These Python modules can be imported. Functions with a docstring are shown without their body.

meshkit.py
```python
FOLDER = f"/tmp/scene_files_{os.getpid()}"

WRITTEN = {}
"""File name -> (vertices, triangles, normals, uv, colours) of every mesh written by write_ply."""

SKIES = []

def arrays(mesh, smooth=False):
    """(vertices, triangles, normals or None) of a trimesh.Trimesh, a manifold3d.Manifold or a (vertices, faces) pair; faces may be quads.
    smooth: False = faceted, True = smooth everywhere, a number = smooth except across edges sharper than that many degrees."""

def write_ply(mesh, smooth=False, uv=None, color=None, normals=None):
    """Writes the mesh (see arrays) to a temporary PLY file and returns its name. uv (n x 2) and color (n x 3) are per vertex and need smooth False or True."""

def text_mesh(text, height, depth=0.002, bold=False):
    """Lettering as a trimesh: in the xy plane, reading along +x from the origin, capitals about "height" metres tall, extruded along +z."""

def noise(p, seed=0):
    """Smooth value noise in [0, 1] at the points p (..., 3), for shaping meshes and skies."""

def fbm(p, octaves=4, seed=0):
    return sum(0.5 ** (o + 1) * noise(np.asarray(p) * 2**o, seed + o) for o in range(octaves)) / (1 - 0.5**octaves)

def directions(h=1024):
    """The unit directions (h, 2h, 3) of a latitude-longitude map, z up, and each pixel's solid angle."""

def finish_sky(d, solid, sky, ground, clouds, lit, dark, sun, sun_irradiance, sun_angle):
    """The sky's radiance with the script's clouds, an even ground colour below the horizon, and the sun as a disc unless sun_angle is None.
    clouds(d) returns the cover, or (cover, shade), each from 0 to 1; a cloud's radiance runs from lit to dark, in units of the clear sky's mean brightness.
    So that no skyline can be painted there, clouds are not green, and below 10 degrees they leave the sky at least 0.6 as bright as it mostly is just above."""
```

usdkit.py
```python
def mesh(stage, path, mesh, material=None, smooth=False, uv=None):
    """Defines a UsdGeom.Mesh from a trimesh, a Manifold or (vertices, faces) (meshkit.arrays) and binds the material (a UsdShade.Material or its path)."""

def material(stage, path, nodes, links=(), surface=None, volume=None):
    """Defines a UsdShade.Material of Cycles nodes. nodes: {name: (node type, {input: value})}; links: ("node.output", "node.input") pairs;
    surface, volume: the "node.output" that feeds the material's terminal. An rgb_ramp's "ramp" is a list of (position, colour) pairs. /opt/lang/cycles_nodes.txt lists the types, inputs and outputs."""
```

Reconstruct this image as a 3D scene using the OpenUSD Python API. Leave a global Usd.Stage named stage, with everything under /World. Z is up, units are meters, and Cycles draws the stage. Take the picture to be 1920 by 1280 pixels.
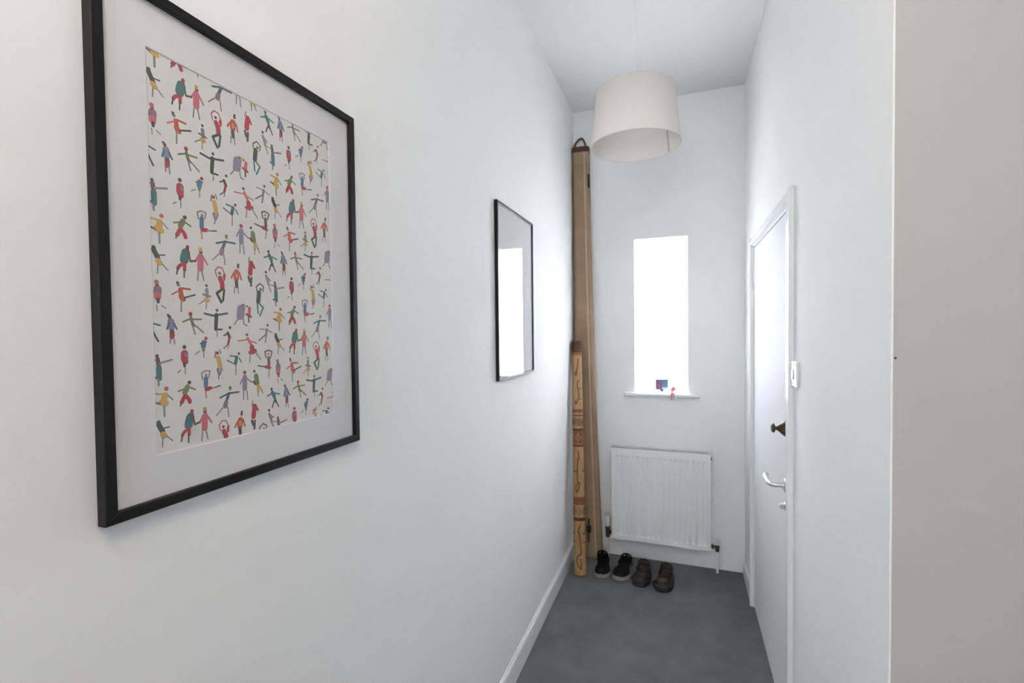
import math, json
import numpy as np, trimesh, manifold3d, usdkit, meshkit
from pxr import Usd, UsdGeom, UsdLux, UsdShade, Gf, Sdf, Vt
from shapely.geometry import LineString, Point, Polygon, box as sbox
from shapely.ops import unary_union

stage = Usd.Stage.CreateInMemory()
UsdGeom.SetStageUpAxis(stage, UsdGeom.Tokens.z)
UsdGeom.SetStageMetersPerUnit(stage, 1.0)
UsdGeom.Xform.Define(stage, '/World')
UsdGeom.Scope.Define(stage, '/World/Looks')

# ---------------------------------------------------------------- camera, sky, exposure
cam = UsdGeom.Camera.Define(stage, '/World/camera')
RT = (0.94144397, 0.33698041, -0.01128934); UP = (0.00278049, 0.02572223, 0.99966526); FW = (-0.33715799, 0.94116023, -0.02327907)
cam.AddTransformOp().Set(Gf.Matrix4d(*RT, 0, *UP, 0, *[-c for c in FW], 0, 0, 0, 1.5223, 1))
cam.CreateHorizontalApertureAttr(36.0); cam.CreateVerticalApertureAttr(24.0)
cam.CreateFocalLengthAttr(892.671 / 1920 * 36)
cam.CreateFStopAttr(11.5); cam.CreateFocusDistanceAttr(0.45)      # focus set short of everything: the whole photograph is slightly soft
cam.CreateClippingRangeAttr(Gf.Vec2f(0.02, 200))
cam.CreateExposureAttr(3.23)
sky = UsdLux.DomeLight.Define(stage, '/World/sky')            # even overcast sky
sky.CreateIntensityAttr(1.0); sky.CreateColorAttr(Gf.Vec3f(0.90, 0.96, 1.06))

# ---------------------------------------------------------------- sizes (metres); camera stands at x = y = 0
A, B, D, H = 0.6977, 0.3604, 3.2332, 2.9957      # left wall x=-A, right wall x=B, end wall y=D, ceiling z=H
YC = 1.0562                                       # outer corner where the passage opens into the hall
XR, YR = 2.6, -2.4                                # hall behind the camera

# ---------------------------------------------------------------- materials
def lin(r, g, b):
    return tuple(((c / 255 + 0.055) / 1.055) ** 2.4 if c > 10 else c / 255 / 12.92 for c in (r, g, b))
def mat(name, rgb, rough=0.5, bump=0, bscale=200, vary=0, vscale=5, metallic=0, spec=0.5, space='position', **kw):
    n = {'p': ('principled_bsdf', dict(base_color=rgb, roughness=rough, metallic=metallic, specular_ior_level=spec, **kw))}; l = []
    if vary or bump:
        n['g'] = ('geometry', {}) if space == 'position' else ('texture_coordinate', {})
        src = 'g.position' if space == 'position' else 'g.object'
    if vary:
        n['n'] = ('noise_texture', dict(scale=vscale, detail=5.0, roughness=0.6))
        n['r'] = ('rgb_ramp', dict(ramp=[(0.3, tuple(c * (1 - vary) for c in rgb)), (0.7, tuple(min(1, c * (1 + vary)) for c in rgb))]))
        l += [(src, 'n.vector'), ('n.fac', 'r.fac'), ('r.color', 'p.base_color')]
    if bump:
        n['nb'] = ('noise_texture', dict(scale=bscale, detail=3.0)); n['b'] = ('bump', dict(strength=1.0, distance=bump))
        l += [(src, 'nb.vector'), ('nb.fac', 'b.height'), ('b.normal', 'p.normal')]
    return usdkit.material(stage, '/World/Looks/' + name, n, l, surface='p.BSDF')
M = {}
M['wall'] = mat('wall_paint', (0.88, 0.88, 0.875), 0.85, bump=0.0006, bscale=35, vary=0.008, vscale=2.5, spec=0.2)
M['cream'] = mat('shaded_wall_paint', (0.485, 0.465, 0.435), 0.8, bump=0.0006, bscale=35, vary=0.01, vscale=2.5, spec=0.3)  # white wall paint with shade and warm bounce put into the colour
M['ceiling'] = mat('ceiling_paint', (0.79, 0.795, 0.80), 0.85, spec=0.2)
M['gloss'] = mat('white_gloss_paint', (0.83, 0.835, 0.84), 0.28, bump=0.0002, bscale=60)
M['door'] = mat('white_door_paint', (0.76, 0.77, 0.785), 0.65, spec=0.15, bump=0.0003, bscale=25)
M['black'] = mat('black_frame', (0.006, 0.006, 0.007), 0.4, spec=0.25)
M['mount'] = mat('mount_board', (0.73, 0.725, 0.74), 0.9, spec=0.1)
M['paper'] = mat('print_paper', (0.725, 0.72, 0.695), 0.85, spec=0.15)
M['backing'] = mat('backing_board', (0.25, 0.18, 0.12), 0.9)
M['ink'] = usdkit.material(stage, '/World/Looks/printed_ink', {'a': ('attribute', {'attribute': 'ink'}), 'p': ('principled_bsdf', dict(roughness=0.85, specular_ior_level=0.15))}, [('a.color', 'p.base_color')], surface='p.BSDF')
def pane(name, ior, tint=(1, 1, 1)):
    return usdkit.material(stage, '/World/Looks/' + name, {'f': ('fresnel', dict(IOR=ior)), 'bf': ('geometry', {}), 'iv': ('mix', dict(mix_type='mix', color2=(0, 0, 0))), 't': ('transparent_bsdf', dict(color=tint)), 'g': ('glossy_bsdf', dict(color=(1, 1, 1), roughness=0.0)), 'm': ('mix_closure', {})},
        [('bf.backfacing', 'iv.fac'), ('f.fac', 'iv.color1'), ('iv.color', 'm.fac'), ('t.BSDF', 'm.closure1'), ('g.BSDF', 'm.closure2')], surface='m.closure')   # reflects on the outer face only
M['picture_glass'] = pane('picture_glass', 1.6)
M['window_glass'] = pane('window_glass', 1.45)
M['plastic'] = mat('white_plastic', (0.80, 0.80, 0.79), 0.3)
M['upvc'] = mat('white_window_frame', (0.82, 0.82, 0.82), 0.35)
M['grey'] = mat('grey_plastic', (0.30, 0.30, 0.31), 0.4)
M['enamel'] = mat('radiator_enamel', (0.86, 0.855, 0.83), 0.32)
M['chrome'] = mat('polished_chrome', (0.66, 0.67, 0.69), 0.34, metallic=1.0)
M['dark_metal'] = mat('dull_dark_metal', (0.10, 0.095, 0.09), 0.4, metallic=0.7)
M['bronze'] = mat('aged_bronze', (0.12, 0.085, 0.052), 0.42, metallic=0.8, vary=0.25, vscale=60)
M['shade'] = usdkit.material(stage, '/World/Looks/lampshade_fabric', {
    'g': ('texture_coordinate', {}), 'w': ('noise_texture', dict(scale=90.0, detail=2.0)), 'b': ('bump', dict(strength=0.6, distance=0.0006)),
    'p': ('principled_bsdf', dict(base_color=(0.80, 0.775, 0.74), roughness=0.85, specular_ior_level=0.15)), 't': ('translucent_bsdf', dict(color=(0.92, 0.89, 0.84))), 'm': ('mix_closure', dict(fac=0.42))},
    [('g.object', 'w.vector'), ('w.fac', 'b.height'), ('b.normal', 'p.normal'), ('p.BSDF', 'm.closure1'), ('t.BSDF', 'm.closure2')], surface='m.closure')
M['cord'] = mat('white_cord', (0.86, 0.85, 0.83), 0.5)
M['seam'] = mat('shade_seam', (0.62, 0.59, 0.54), 0.8)
M['bulb'] = mat('frosted_bulb', (0.85, 0.84, 0.82), 0.25)
M['bag'] = mat('tan_canvas', (0.34, 0.235, 0.15), 0.8, bump=0.0006, bscale=400, vary=0.12, vscale=7, spec=0.2)
M['bag_edge'] = mat('pale_tan_piping', (0.52, 0.39, 0.27), 0.7, spec=0.3)
M['bag_side'] = mat('tan_canvas_side', (0.36, 0.27, 0.19), 0.8, bump=0.0006, bscale=400, vary=0.1, vscale=7, spec=0.2)
M['leather'] = mat('dark_brown_leather', (0.075, 0.032, 0.018), 0.5, vary=0.2, vscale=40)
M['strap'] = mat('black_strap', (0.02, 0.018, 0.016), 0.5)
M['bamboo'] = mat('yellow_bamboo', (0.42, 0.245, 0.105), 0.5, vary=0.16, vscale=14, bump=0.0004, bscale=60)
M['burnt'] = mat('burnt_brown', (0.10, 0.032, 0.012), 0.6, vary=0.3, vscale=60)
M['red_brown'] = mat('red_brown_stain', (0.25, 0.075, 0.030), 0.55, vary=0.35, vscale=70)
M['scorch'] = mat('scorched_vine', (0.16, 0.055, 0.018), 0.6, vary=0.25, vscale=60)
M['black_mesh'] = mat('black_shoe_fabric', (0.004, 0.0045, 0.005), 0.7, bump=0.0008, bscale=300, spec=0.2)
M['black_lining'] = mat('black_shoe_lining', (0.006, 0.006, 0.006), 0.9, spec=0.1)
M['white_sole'] = mat('off_white_rubber', (0.30, 0.285, 0.265), 0.6)
M['grey_tab'] = mat('grey_shoe_trim', (0.20, 0.19, 0.185), 0.6)
M['brown_leather'] = mat('brown_shoe_leather', (0.020, 0.010, 0.008), 0.5, vary=0.35, vscale=35, bump=0.0006, bscale=120)
M['brown_dark'] = mat('dark_shoe_trim', (0.008, 0.006, 0.006), 0.6)
M['black_sole'] = mat('black_rubber', (0.012, 0.012, 0.014), 0.5)
M['pink'] = mat('pink_plush', (0.75, 0.25, 0.33), 0.9)
M['white_plush'] = mat('white_plush', (0.82, 0.80, 0.80), 0.9)
M['card_pink'] = mat('purple_pink_print', (0.13, 0.045, 0.11), 0.5, vary=0.5, vscale=90)
M['card_teal'] = mat('teal_print', (0.03, 0.15, 0.16), 0.5, vary=0.3, vscale=90)
M['card_dark'] = mat('dark_card', (0.05, 0.05, 0.10), 0.6)
M['card_pale'] = mat('pale_card', (0.4, 0.45, 0.48), 0.6)
M['fill_lamp_glow'] = usdkit.material(stage, '/World/Looks/fill_globe_glow', {'e': ('emission', dict(color=(1.0, 0.92, 0.81), strength=2.55))}, surface='e.emission')  # glow of the added globe, fill for the near walls
M['carpet'] = usdkit.material(stage, '/World/Looks/grey_carpet', {
    'g': ('geometry', {}), 'n': ('noise_texture', dict(scale=5.5, detail=4.0, roughness=0.6, distortion=0.4)), 'r': ('rgb_ramp', dict(ramp=[(0.32, (0.110, 0.113, 0.124)), (0.68, (0.170, 0.173, 0.186))])),
    'f': ('noise_texture', dict(scale=420.0, detail=2.0)), 'rf': ('rgb_ramp', dict(ramp=[(0.3, (0.75, 0.75, 0.75)), (0.7, (1.15, 1.15, 1.15))])), 'x': ('mix', dict(mix_type='multiply', fac=1.0)),
    'b': ('bump', dict(strength=1.0, distance=0.004)), 'p': ('principled_bsdf', dict(roughness=0.95, specular_ior_level=0.1, sheen_weight=0.25, sheen_roughness=0.5))},
    [('g.position', 'n.vector'), ('g.position', 'f.vector'), ('n.fac', 'r.fac'), ('f.fac', 'rf.fac'), ('r.color', 'x.color1'), ('rf.color', 'x.color2'), ('x.color', 'p.base_color'), ('f.fac', 'b.height'), ('b.normal', 'p.normal')], surface='p.BSDF')

# ---------------------------------------------------------------- helpers
def numbered(path):
    if not stage.GetPrimAtPath(path): return path
    k = 1
    while stage.GetPrimAtPath(f'{path}_{k:03d}'): k += 1
    return f'{path}_{k:03d}'
def tag(prim, label=None, cat=None, group=None, kind=None):
    for k, v in (('label', label), ('category', cat), ('group', group), ('kind', kind)):
        if v: prim.SetCustomDataByKey(k, v)
    return prim
def thing(name, label, cat, loc=(0, 0, 0), rotz=0, group=None, kind=None):
    x = UsdGeom.Xform.Define(stage, numbered('/World/' + name))
    x.AddTranslateOp().Set(Gf.Vec3d(*loc))
    if rotz: x.AddRotateZOp().Set(rotz)
    return tag(x.GetPrim(), label, cat, group, kind)
def part(parent, name, mesh, m, smooth=30, label=None, kind=None):
    g = usdkit.mesh(stage, numbered(str(parent.GetPath()) + '/' + name), mesh, M[m], smooth=smooth)
    return tag(g.GetPrim(), label, None, None, kind)
def solo(name, mesh, m, label, cat, smooth=30, group=None, kind=None):
    g = usdkit.mesh(stage, numbered('/World/' + name), mesh, M[m], smooth=smooth)
    return tag(g.GetPrim(), label, cat, group, kind)
def join(*ms):
    return trimesh.util.concatenate([tm(m) for m in ms])
def tm(m):
    if isinstance(m, manifold3d.Manifold):
        q = m.to_mesh(); return trimesh.Trimesh(q.vert_properties[:, :3], q.tri_verts, process=False)
    return m
def bx(x0, x1, y0, y1, z0, z1, c=0.0):
    if c <= 0:
        m = trimesh.creation.box(extents=(x1 - x0, y1 - y0, z1 - z0)); m.apply_translation(((x0 + x1) / 2, (y0 + y1) / 2, (z0 + z1) / 2)); return m
    P = []
    for X, sx in ((x0, 1), (x1, -1)):
        for Y, sy in ((y0, 1), (y1, -1)):
            for Z, sz in ((z0, 1), (z1, -1)):
                P += [(X, Y + sy * c, Z + sz * c), (X + sx * c, Y, Z + sz * c), (X + sx * c, Y + sy * c, Z)]
    return trimesh.convex.convex_hull(np.array(P))
def man(m):
    return manifold3d.Manifold(manifold3d.Mesh(np.asarray(m.vertices, np.float32), np.asarray(m.faces, np.uint32)))
def cut(a, *bs):
    r = man(a)
    for b in bs: r = r - man(b)
    return tm(r)
def frame_to(z):
    z = np.array(z, float); z /= np.linalg.norm(z); a = np.array([1., 0, 0]) if abs(z[0]) < 0.9 else np.array([0, 1., 0])
    x = np.cross(a, z); x /= np.linalg.norm(x); y = np.cross(z, x)
    T = np.eye(4); T[:3, 0], T[:3, 1], T[:3, 2] = x, y, z; return T
def lathe(profile, axis=(0, 0, 1), at=(0, 0, 0), n=32):
    m = trimesh.creation.revolve(np.array(profile, float), sections=n)
    T = frame_to(axis); T[:3, 3] = at; m.apply_transform(T); return m
def tube(P, r, n=10, closed=False):
    P = np.array(P, float); k = len(P); r = np.broadcast_to(r, k); V, F = [], []
    t = np.gradient(P, axis=0) if not closed else np.roll(P, -1, 0) - np.roll(P, 1, 0)
    t /= np.linalg.norm(t, axis=1)[:, None]
    u = np.cross(t[0], (0, 0, 1.)) if abs(t[0][2]) < 0.9 else np.cross(t[0], (1., 0, 0)); u /= np.linalg.norm(u)
    for i in range(k):
        u = u - t[i] * (u @ t[i]); u /= np.linalg.norm(u); w = np.cross(t[i], u)
        a = np.linspace(0, 2 * np.pi, n, endpoint=False)
        V.append(P[i] + r[i] * (np.cos(a)[:, None] * u + np.sin(a)[:, None] * w))
    for i in range(k if closed else k - 1):
        j = (i + 1) % k
        for q in range(n):
            s = (q + 1) % n; F += [(i * n + q, i * n + s, j * n + s), (i * n + q, j * n + s, j * n + q)]
    V = np.vstack(V)
    if not closed:
        c0, c1 = len(V), len(V) + 1; V = np.vstack([V, P[:1], P[-1:]])
        for q in range(n):
            s = (q + 1) % n; F += [(c0, s, q), (c1, (k - 1) * n + q, (k - 1) * n + s)]
    return trimesh.Trimesh(V, F, process=False)
def spline(P, n=40):
    from scipy.interpolate import make_interp_spline
    P = np.array(P, float); d = np.r_[0, np.cumsum(np.linalg.norm(np.diff(P, axis=0), axis=1))]
    return make_interp_spline(d, P, k=min(3, len(P) - 1))(np.linspace(0, d[-1], n))
def ball(c, r, s=(1, 1, 1), sub=3):
    m = trimesh.creation.icosphere(subdivisions=sub, radius=r); m.apply_scale(s); m.apply_translation(c); return m
def prism_y(profile_xz, y0, y1):
    m = trimesh.creation.extrude_polygon(Polygon(profile_xz), y1 - y0)
    V = m.vertices.copy(); m.vertices = np.c_[V[:, 0], y1 - V[:, 2], V[:, 1]]; m.fix_normals(); return m
def prism_x(profile_yz, x0, x1):
    m = trimesh.creation.extrude_polygon(Polygon(profile_yz), x1 - x0)
    V = m.vertices.copy(); m.vertices = np.c_[x0 + V[:, 2], V[:, 0], V[:, 1]]; m.fix_normals(); return m

# ---------------------------------------------------------------- room shell
S = 'structure'
WT = 0.27
solo('floor', bx(-A - 0.12, XR + 0.12, YR - 0.12, D + WT, -0.10, 0), 'carpet', 'mottled grey carpet covering the passage floor', 'floor', False, kind=S)
solo('ceiling', bx(-A - 0.12, XR + 0.12, YR - 0.12, D + WT, H, H + 0.10), 'ceiling', 'plain white ceiling high above the passage', 'ceiling', False, kind=S)
solo('wall_left', bx(-A - 0.12, -A, YR - 0.12, D + WT, 0, H), 'wall', 'long white painted wall on the left with two pictures', 'wall', False, kind=S)
WX0, WX1, WZ0, WZ1 = -0.2967, 0.0304, 1.108, 2.108
solo('wall_back', cut(bx(-A, B, D, D + WT, 0, H), bx(WX0, WX1, D - 1, D + 1, WZ0, WZ1)), 'wall', 'white end wall with the narrow window and radiator', 'wall', False, kind=S)
DY0, DY1, DZ = 1.912, 2.852, 1.957               # door opening
wp = trimesh.creation.extrude_polygon(Polygon([(B + 0.0012, YC - 0.0004), (B + 0.0022, YC - 0.0004), (B + 0.003, YC), (B + 0.003, YC + 0.14), (B + 0.14, YC + 0.14), (B + 0.14, D + WT), (B, D + WT), (B, YC + 0.001)]), H); wp.fix_normals()
solo('wall_right', cut(wp, bx(B - 1, B + 1, DY0, DY1, -1, DZ)), 'wall', 'white painted wall on the right holding the door', 'wall', False, kind=S)
solo('wall_near', bx(B + 0.003, XR, YC, YC + 0.14, 0, H), 'cream', 'wall turning away at the right edge, shade put into its colour', 'wall', False, kind=S)
W2 = (-0.48, 0.10, 1.05, 2.00)
solo('wall_side', bx(XR, XR + 0.12, YR - 0.12, YC + 0.14, 0, H), 'wall', 'plain white hall wall to the right of the camera', 'wall', False, kind=S)
solo('wall_behind', cut(bx(-A, XR, YR - 0.12, YR, 0, H), bx(W2[0], W2[1], YR - 1, YR + 1, W2[2], W2[3])), 'wall', 'white hall wall with an added window behind the camera', 'wall', False, kind=S)
SK = [(0, 0), (0.015, 0), (0.015, 0.082), (0.011, 0.094), (0.006, 0.099), (0.005, 0.105), (0, 0.105)]
solo('baseboard_left', prism_y([(-A + x, z) for x, z in SK], YR, D), 'gloss', 'white gloss skirting board along the left wall', 'skirting board', 20, kind=S)
solo('baseboard_right', prism_y([(B - x * 0.8, z * 0.8) for x, z in SK], 2.896, D - 0.015), 'gloss', 'short white skirting board between end wall and door', 'skirting board', 20, kind=S)
solo('baseboard_right', prism_y([(B - x, z) for x, z in SK], YC - 0.015, 1.868), 'gloss', 'white skirting board on the near side of the door', 'skirting board', 20, kind=S)
solo('baseboard_near', prism_x([(YC - x, z) for x, z in SK], B + 0.001, XR), 'gloss', 'white skirting board below the near wall', 'skirting board', 20, kind=S)

# end window: opening through the wall, frame set behind the plaster reveal
w = thing('window_1', 'narrow tall bright window in the end wall', 'window', ((WX0 + WX1) / 2, D, WZ0), kind=S)
hw, hh = (WX1 - WX0) / 2, WZ1 - WZ0
part(w, 'window_frame', cut(bx(-hw - 0.04, hw + 0.04, WT, WT + 0.06, -0.04, hh + 0.04, 0.004), bx(-hw + 0.006, hw - 0.006, 0, 1, 0.006, hh - 0.006)), 'upvc')
part(w, 'pane', bx(-hw, hw, WT + 0.028, WT + 0.032, 0, hh), 'window_glass', False)
sill = join(bx(-0.232, 0.236, -0.034, 0.0, -0.026, -0.002, 0.006), bx(-hw, hw, -0.01, WT, -0.026, -0.002))
sill.apply_translation((0.0015, 0, 0.0))
part(w, 'window_sill', sill, 'gloss', 30)
# unseen window added behind the camera to light the hall and passage
w2 = thing('window_2', 'unseen window added behind the camera to light the hall and passage', 'window', ((W2[0] + W2[1]) / 2, YR, W2[2]), -90, kind=S)
hy, hz = (W2[1] - W2[0]) / 2, W2[3] - W2[2]
part(w2, 'window_frame', join(cut(bx(0.04, 0.10, -hy, hy, 0, hz, 0.004), bx(-1, 1, -hy + 0.05, hy - 0.05, 0.05, hz - 0.05)), bx(0.045, 0.095, -0.03, 0.03, 0.05, hz - 0.05)), 'upvc')
part(w2, 'pane', bx(0.068, 0.072, -hy + 0.05, -0.03, 0.05, hz - 0.05), 'window_glass', False)
part(w2, 'pane', bx(0.068, 0.072, 0.03, hy - 0.05, 0.05, hz - 0.05), 'window_glass', False)
part(w2, 'window_sill', bx(-0.06, 0.04, -hy - 0.05, hy + 0.05, -0.03, 0, 0.006), 'gloss')

# ---------------------------------------------------------------- door in the right wall
d = thing('door_1', 'flush white door with bronze knob and chrome lever', 'door', (B, (DY0 + DY1) / 2, 0), kind=S)
y0, y1 = DY0 - (DY0 + DY1) / 2, DY1 - (DY0 + DY1) / 2
part(d, 'door_leaf', bx(0.004, 0.044, y0 + 0.010, y1 - 0.006, 0.006, DZ - 0.008, 0.002), 'door')
part(d, 'door_lining', join(bx(0.0, 0.14, y0, y0 + 0.006, 0, DZ), bx(0.0, 0.14, y1 - 0.003, y1, 0, DZ), bx(0.0, 0.14, y0, y1, DZ - 0.004, DZ), bx(0.050, 0.14, y0 + 0.006, y1 - 0.003, 0, DZ - 0.004)), 'gloss', False)
AR = [(0.0, 0.0), (-0.017, 0.004), (-0.017, 0.020), (-0.014, 0.027), (-0.014, 0.036), (-0.012, 0.044), (0.0, 0.045)]
def jamb(inner, sgn):
    m = trimesh.creation.extrude_polygon(Polygon([(x, inner + sgn * t) for x, t in AR]), DZ + 0.045); m.fix_normals(); return m
AN = [(0.0, 0.0), (-0.017, 0.003), (-0.017, 0.042), (0.0, 0.042)]
nj = trimesh.creation.extrude_polygon(Polygon([(x, y0 - t) for x, t in AN]), DZ + 0.045); nj.fix_normals()
part(d, 'architrave', nj, 'gloss', 20)
part(d, 'architrave', jamb(y1, 1), 'gloss', 20)
part(d, 'architrave', prism_y([(x, DZ + t) for x, t in AR], y0 + 0.0002, y1 - 0.0002), 'gloss', 20)
for z in (0.265, 1.775):
    hg = join(tube([(0.0, y1 - 0.005, z - 0.045), (0.0, y1 - 0.005, z + 0.045)], 0.0055, 10), bx(-0.0005, 0.003, y1 - 0.03, y1 - 0.006, z - 0.04, z + 0.04))
    part(d, 'hinge', hg, 'chrome' if z > 1 else 'gloss', 30, 'bare metal hinge' if z > 1 else None)
yk = 2.002 - (DY0 + DY1) / 2
kn = part(d, 'door_knob', lathe([(0, 0.034), (0.007, 0.034), (0.008, 0.040), (0.0165, 0.041), (0.0175, 0.047), (0.013, 0.0515), (0, 0.052)], (-1, 0, 0), (0.004, yk, 1.146), 32), 'bronze', 40, 'aged bronze knob')
part(kn, 'knob_rose', lathe([(0, 0), (0.031, 0), (0.031, 0.004), (0.027, 0.011), (0.017, 0.022), (0.010, 0.030), (0.007, 0.035), (0, 0.035)], (-1, 0, 0), (0.004, yk, 1.146), 32), 'bronze', 40)
zl = 0.932
lever = tube(spline([(-0.004, yk, zl), (-0.030, yk, zl), (-0.046, yk + 0.004, zl), (-0.053, yk + 0.020, zl), (-0.054, yk + 0.06, zl), (-0.053, yk + 0.10, zl + 0.003), (-0.046, yk + 0.118, zl + 0.005)], 40), 0.0085, 14)
hd = part(d, 'door_handle', lever, 'chrome', 50, 'chrome lever handle')
part(hd, 'handle_rose', lathe([(0, 0), (0.0255, 0), (0.0255, 0.005), (0.023, 0.009), (0.012, 0.011), (0.011, 0.016), (0, 0.016)], (-1, 0, 0), (0.004, yk, zl), 32), 'chrome', 40)
ts = part(d, 'lock_escutcheon', lathe([(0, 0), (0.017, 0), (0.017, 0.004), (0.014, 0.007), (0, 0.008)], (-1, 0, 0), (0.004, yk + 0.004, 0.852), 28), 'chrome', 40, 'chrome round lock rose')
part(ts, 'thumb_turn', bx(-0.018, -0.002, yk - 0.002, yk + 0.010, 0.842, 0.862, 0.003), 'chrome', 30)

# ---------------------------------------------------------------- pictures
def picture(name, label, ya, yb, za, zb, dep, wd, gl, group=None):
    t = thing(name, label, 'picture', (-A, (ya + yb) / 2, (za + zb) / 2))
    y0, y1, z0, z1 = ya - (ya + yb) / 2, yb - (ya + yb) / 2, za - (za + zb) / 2, zb - (za + zb) / 2
    c = 0.0012                                              # four mitred bars
    def bar(outer, inner):
        Q = np.array([outer[0], outer[1], inner[1], inner[0]]); P = []
        cen = Q.mean(0)
        for x, s in ((0.001, 0), (dep - c, 0), (dep, c)):
            for q in Q:
                v = cen - q; P.append((x, *(q + np.sign(v) * np.minimum(s, abs(v) * 0.5))))
        return trimesh.convex.convex_hull(np.array(P))
    O = [np.array(q) for q in ((y0, z0), (y1, z0), (y1, z1), (y0, z1))]; I = [np.array(q) for q in ((y0 + wd, z0 + wd), (y1 - wd, z0 + wd), (y1 - wd, z1 - wd), (y0 + wd, z1 - wd))]
    for k in range(4):
        part(t, 'frame_bar', bar((O[k], O[(k + 1) % 4]), (I[k], I[(k + 1) % 4])), 'black', False)
    part(t, 'glass', bx(gl - 0.0015, gl, y0 + wd - 0.003, y1 - wd + 0.003, z0 + wd - 0.003, z1 - wd + 0.003), 'picture_glass', False)
    return t, (y0, y1, z0, z1)
FY0, FY1, FZ0, FZ1 = 0.3843, 0.8842, 1.2803, 1.9936
p1, r1 = picture('framed_print', 'large black-framed print of tiny dancing figures nearest the camera', FY0, FY1, FZ0, FZ1, 0.017, 0.0145, 0.0105)
cy, cz = (FY0 + FY1) / 2, (FZ0 + FZ1) / 2
PY0, PY1, PZ0, PZ1 = 0.4547 - cy, 0.8115 - cy, 1.3545 - cz, 1.9154 - cz
part(p1, 'backing_board', bx(0.001, 0.0055, r1[0] + 0.006, r1[1] - 0.006, r1[2] + 0.006, r1[3] - 0.006), 'backing', False)
def bevel_mount(x0, x1, R, hole, bev):
    q = sbox(R[0], R[2], R[1], R[3]).difference(sbox(hole[0], hole[2], hole[1], hole[3]))
    m = trimesh.creation.extrude_polygon(q, x1 - x0)
    V = m.vertices.copy(); V = np.c_[x0 + V[:, 2], V[:, 0], V[:, 1]]
    front = V[:, 0] > (x0 + x1) / 2
    for ax, lo, hi in ((1, hole[0], hole[1]), (2, hole[2], hole[3])):
        V[front & (abs(V[:, ax] - lo) < 1e-6), ax] -= bev; V[front & (abs(V[:, ax] - hi) < 1e-6), ax] += bev
    m.vertices = V; m.fix_normals(); return m
part(p1, 'mount', bevel_mount(0.0066, 0.0082, (r1[0] + 0.008, r1[1] - 0.008, r1[2] + 0.008, r1[3] - 0.008), (PY0, PY1, PZ0, PZ1), 0.0012), 'mount', False, 'pale grey-white mount')
pr = part(p1, 'print', bx(0.0056, 0.0065, PY0 - 0.012, PY1 + 0.012, PZ0 - 0.012, PZ1 + 0.012), 'paper', False, 'white print scattered with small dancing figures')
INK = dict(k=(74, 76, 80), g=(58, 74, 66), t=(62, 112, 118), b=(72, 112, 150), n=(76, 84, 110), r=(186, 50, 62), o=(205, 78, 58), y=(216, 165, 80), p=(208, 100, 115), l=(138, 130, 156), e=(130, 138, 142), w=(112, 74, 66), v=(112, 128, 82), m=(142, 112, 138), s=(170, 130, 110))
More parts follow.
